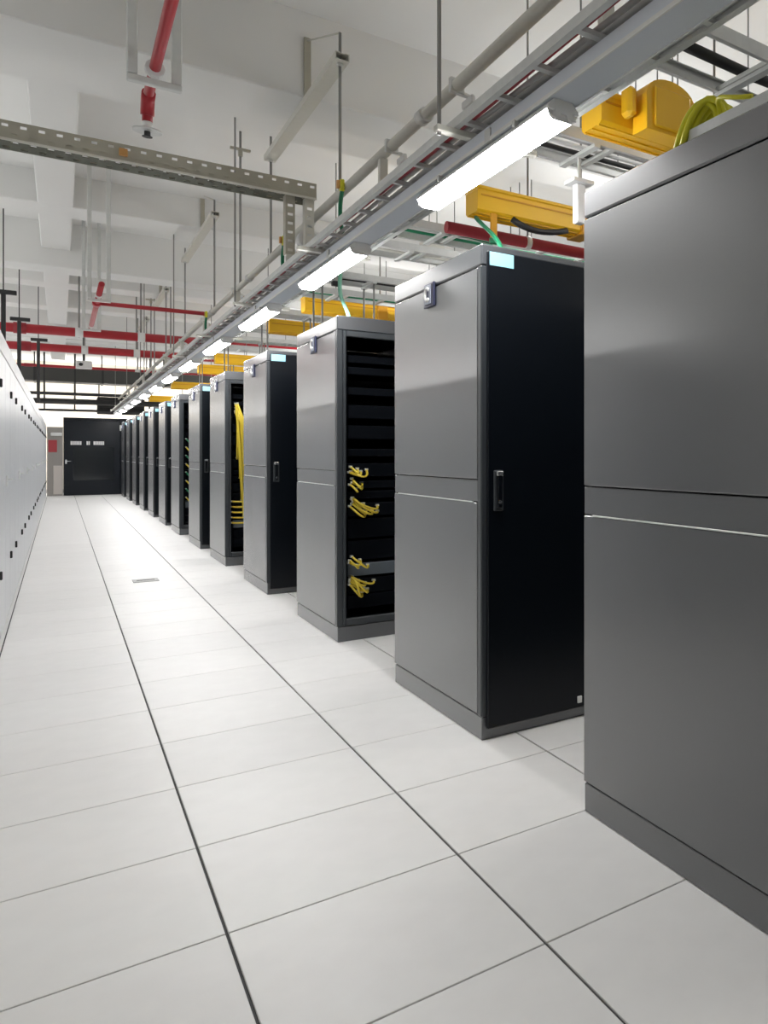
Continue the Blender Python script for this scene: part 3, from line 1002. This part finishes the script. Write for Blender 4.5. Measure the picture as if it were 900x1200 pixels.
# ------------------------------------------------------------------ red fire pipes
SX, SZ = 0.30, 2.90
rp = thing('sprinkler_pipe', 'red sprinkler pipe hanging overhead and ending in a drop elbow', 'pipe', (SX, 4.62, SZ))
pp = [(0, -6.6, 0), (0, -0.08, 0)] + [(0, -0.08 + 0.06 * math.sin(math.radians(a)), -0.06 + 0.06 * math.cos(math.radians(a))) for a in (30, 60, 90)] + [(0, -0.02, -0.105)]
MB().tube(pp, 0.020, 12).build('pipe_run', M['red'], rp)
MB().tube([(0, -0.10, 0.004), (0, -0.055, -0.012), (0, -0.025, -0.05), (0, -0.02, -0.075)], 0.026, 12).build('elbow', M['red'], rp)
MB().tube([(0, -0.02, -0.105), (0, -0.02, -0.14)], 0.019, 12).build('nipple', M['white_plastic'], rp)
MB().tube([(0, -0.02, -0.138), (0, -0.02, -0.143), (0, -0.02, -0.150)], [0.030, 0.055, 0.055], 24).build('escutcheon', M['galv'], rp)
sp = MB().tube([(0, -0.02, -0.150), (0, -0.02, -0.170)], 0.012, 8)
sp.tube([(0, -0.02, -0.172), (0, -0.02, -0.175)], 0.020, 10)
sp.build('sprinkler_head', M['dark_steel'], rp)


def u_hanger(x, y, z, label):
    t = thing('pipe_hanger', label, 'hanger', (x, y, z), 'grey U hangers of the red sprinkler pipe')
    for sx in (-0.075, 0.075):
        MB().cbox(sx - 0.018, sx + 0.018, -0.016, 0.016, -0.045, CEIL - z - 0.001, 0.004).build('leg', M['galv'], t)
    MB().cbox(-0.093, 0.093, -0.016, 0.016, -0.075, -0.0455, 0.004).build('cross_bar', M['galv'], t)
    MB().tube([(0, -0.022, 0), (0, 0.022, 0)], 0.034, 12).build('clamp', M['white_plastic'], t)
    MB().box(-0.012, 0.012, -0.012, 0.012, -0.0455, -0.030).build('clamp_base', M['white_plastic'], t)
    return t


u_hanger(SX, 4.22, SZ, 'grey U shaped hanger holding the near red sprinkler pipe')
rp2 = thing('sprinkler_pipe', 'far red sprinkler pipe along the aisle with a branch to the right', 'pipe', (SX, 9.9, SZ))
MB().tube([(0, 0, 0), (0, 3.6, 0)], 0.024, 10).build('pipe_run', M['red'], rp2)
MB().tube([(0, 1.3, 0), (0.95, 1.3, 0)], 0.024, 10).build('branch', M['red'], rp2)
MB().tube([(-0.001, 1.22, 0), (-0.001, 1.38, 0)], 0.040, 10).build('tee', M['red'], rp2)
u_hanger(SX, 10.6, SZ, 'grey U shaped hanger holding the far red sprinkler pipe')
u_hanger(SX, 13.2, SZ, 'grey U shaped hanger near the end of the far red sprinkler pipe')


def main_pipe(y, z, r, label, clamps, x1=3.4):
    t = thing('fire_main', label, 'pipe', (0, y, z))
    MB().tube([(-3.9, 0, 0), (x1, 0, 0)], r, 14).build('pipe_run', M['red'], t)
    for x in clamps:
        MB().tube([(x - 0.05, 0, 0), (x + 0.05, 0, 0)], r * 1.10, 14).build('clamp', M['white_plastic'], t)
        for yy in (r + 0.02,):
            MB().tube([(x, yy, -r), (x, yy, CEIL - z - 0.001)], 0.014, 6).build('hanger_rod', M['rod'], t)
    MB().tube([(-0.55, 0, 0), (-0.40, 0, 0)], r * 1.22, 14).build('coupling', M['dark_red'], t)
    return t


main_pipe(17.35, 3.28, 0.075, 'upper thick red fire main crossing above the aisle', (0.24, 1.05))
main_pipe(20.2, 3.28, 0.075, 'lower looking thick red fire main crossing above the aisle, just behind the upper one', (0.36, 1.15))
main_pipe(22.5, 3.12, 0.030, 'thin red pipe crossing above the aisle beyond the two thick ones', (1.3,))
for x, y, lab in ((-0.52, 13.6, 'dark steel hanger post with T head at the far left edge under the ceiling'),
                  (-0.45, 16.2, 'dark steel hanger post behind the left end of the red fire mains'),
                  (-0.28, 18.9, 'dark steel hanger post between the two red fire mains at left')):
    t = thing('hanger_post', lab, 'hanger', (x, y, 2.15))
    MB().cbox(-0.022, 0.022, -0.022, 0.022, 0.0, 1.1, 0.004).build('post', M['dark_steel'], t)
    MB().cbox(-0.10, 0.12, -0.04, 0.04, 1.1005, 1.15, 0.004).build('head', M['dark_steel'], t)
    MB().box(-0.006, 0.006, -0.006, 0.006, 1.15, CEIL - 2.151).build('rod', M['dark_steel'], t)
# small grey camera box hanging far down the aisle
t = thing('ceiling_camera', 'small grey box camera hanging from the ceiling far down the aisle', 'camera', (0.38, 22.0, 3.22))
MB().cbox(-0.13, 0.13, -0.12, 0.12, -0.16, 0.0, 0.01).build('housing', M['white_plastic'], t)
MB().tube([(-0.05, -0.135, -0.08), (-0.05, -0.1205, -0.08)], 0.035, 10).build('lens', M['black'], t)
MB().tube([(0, 0, 0), (0, 0, CEIL - 3.221)], 0.02, 8).build('stem', M['dark_steel'], t)
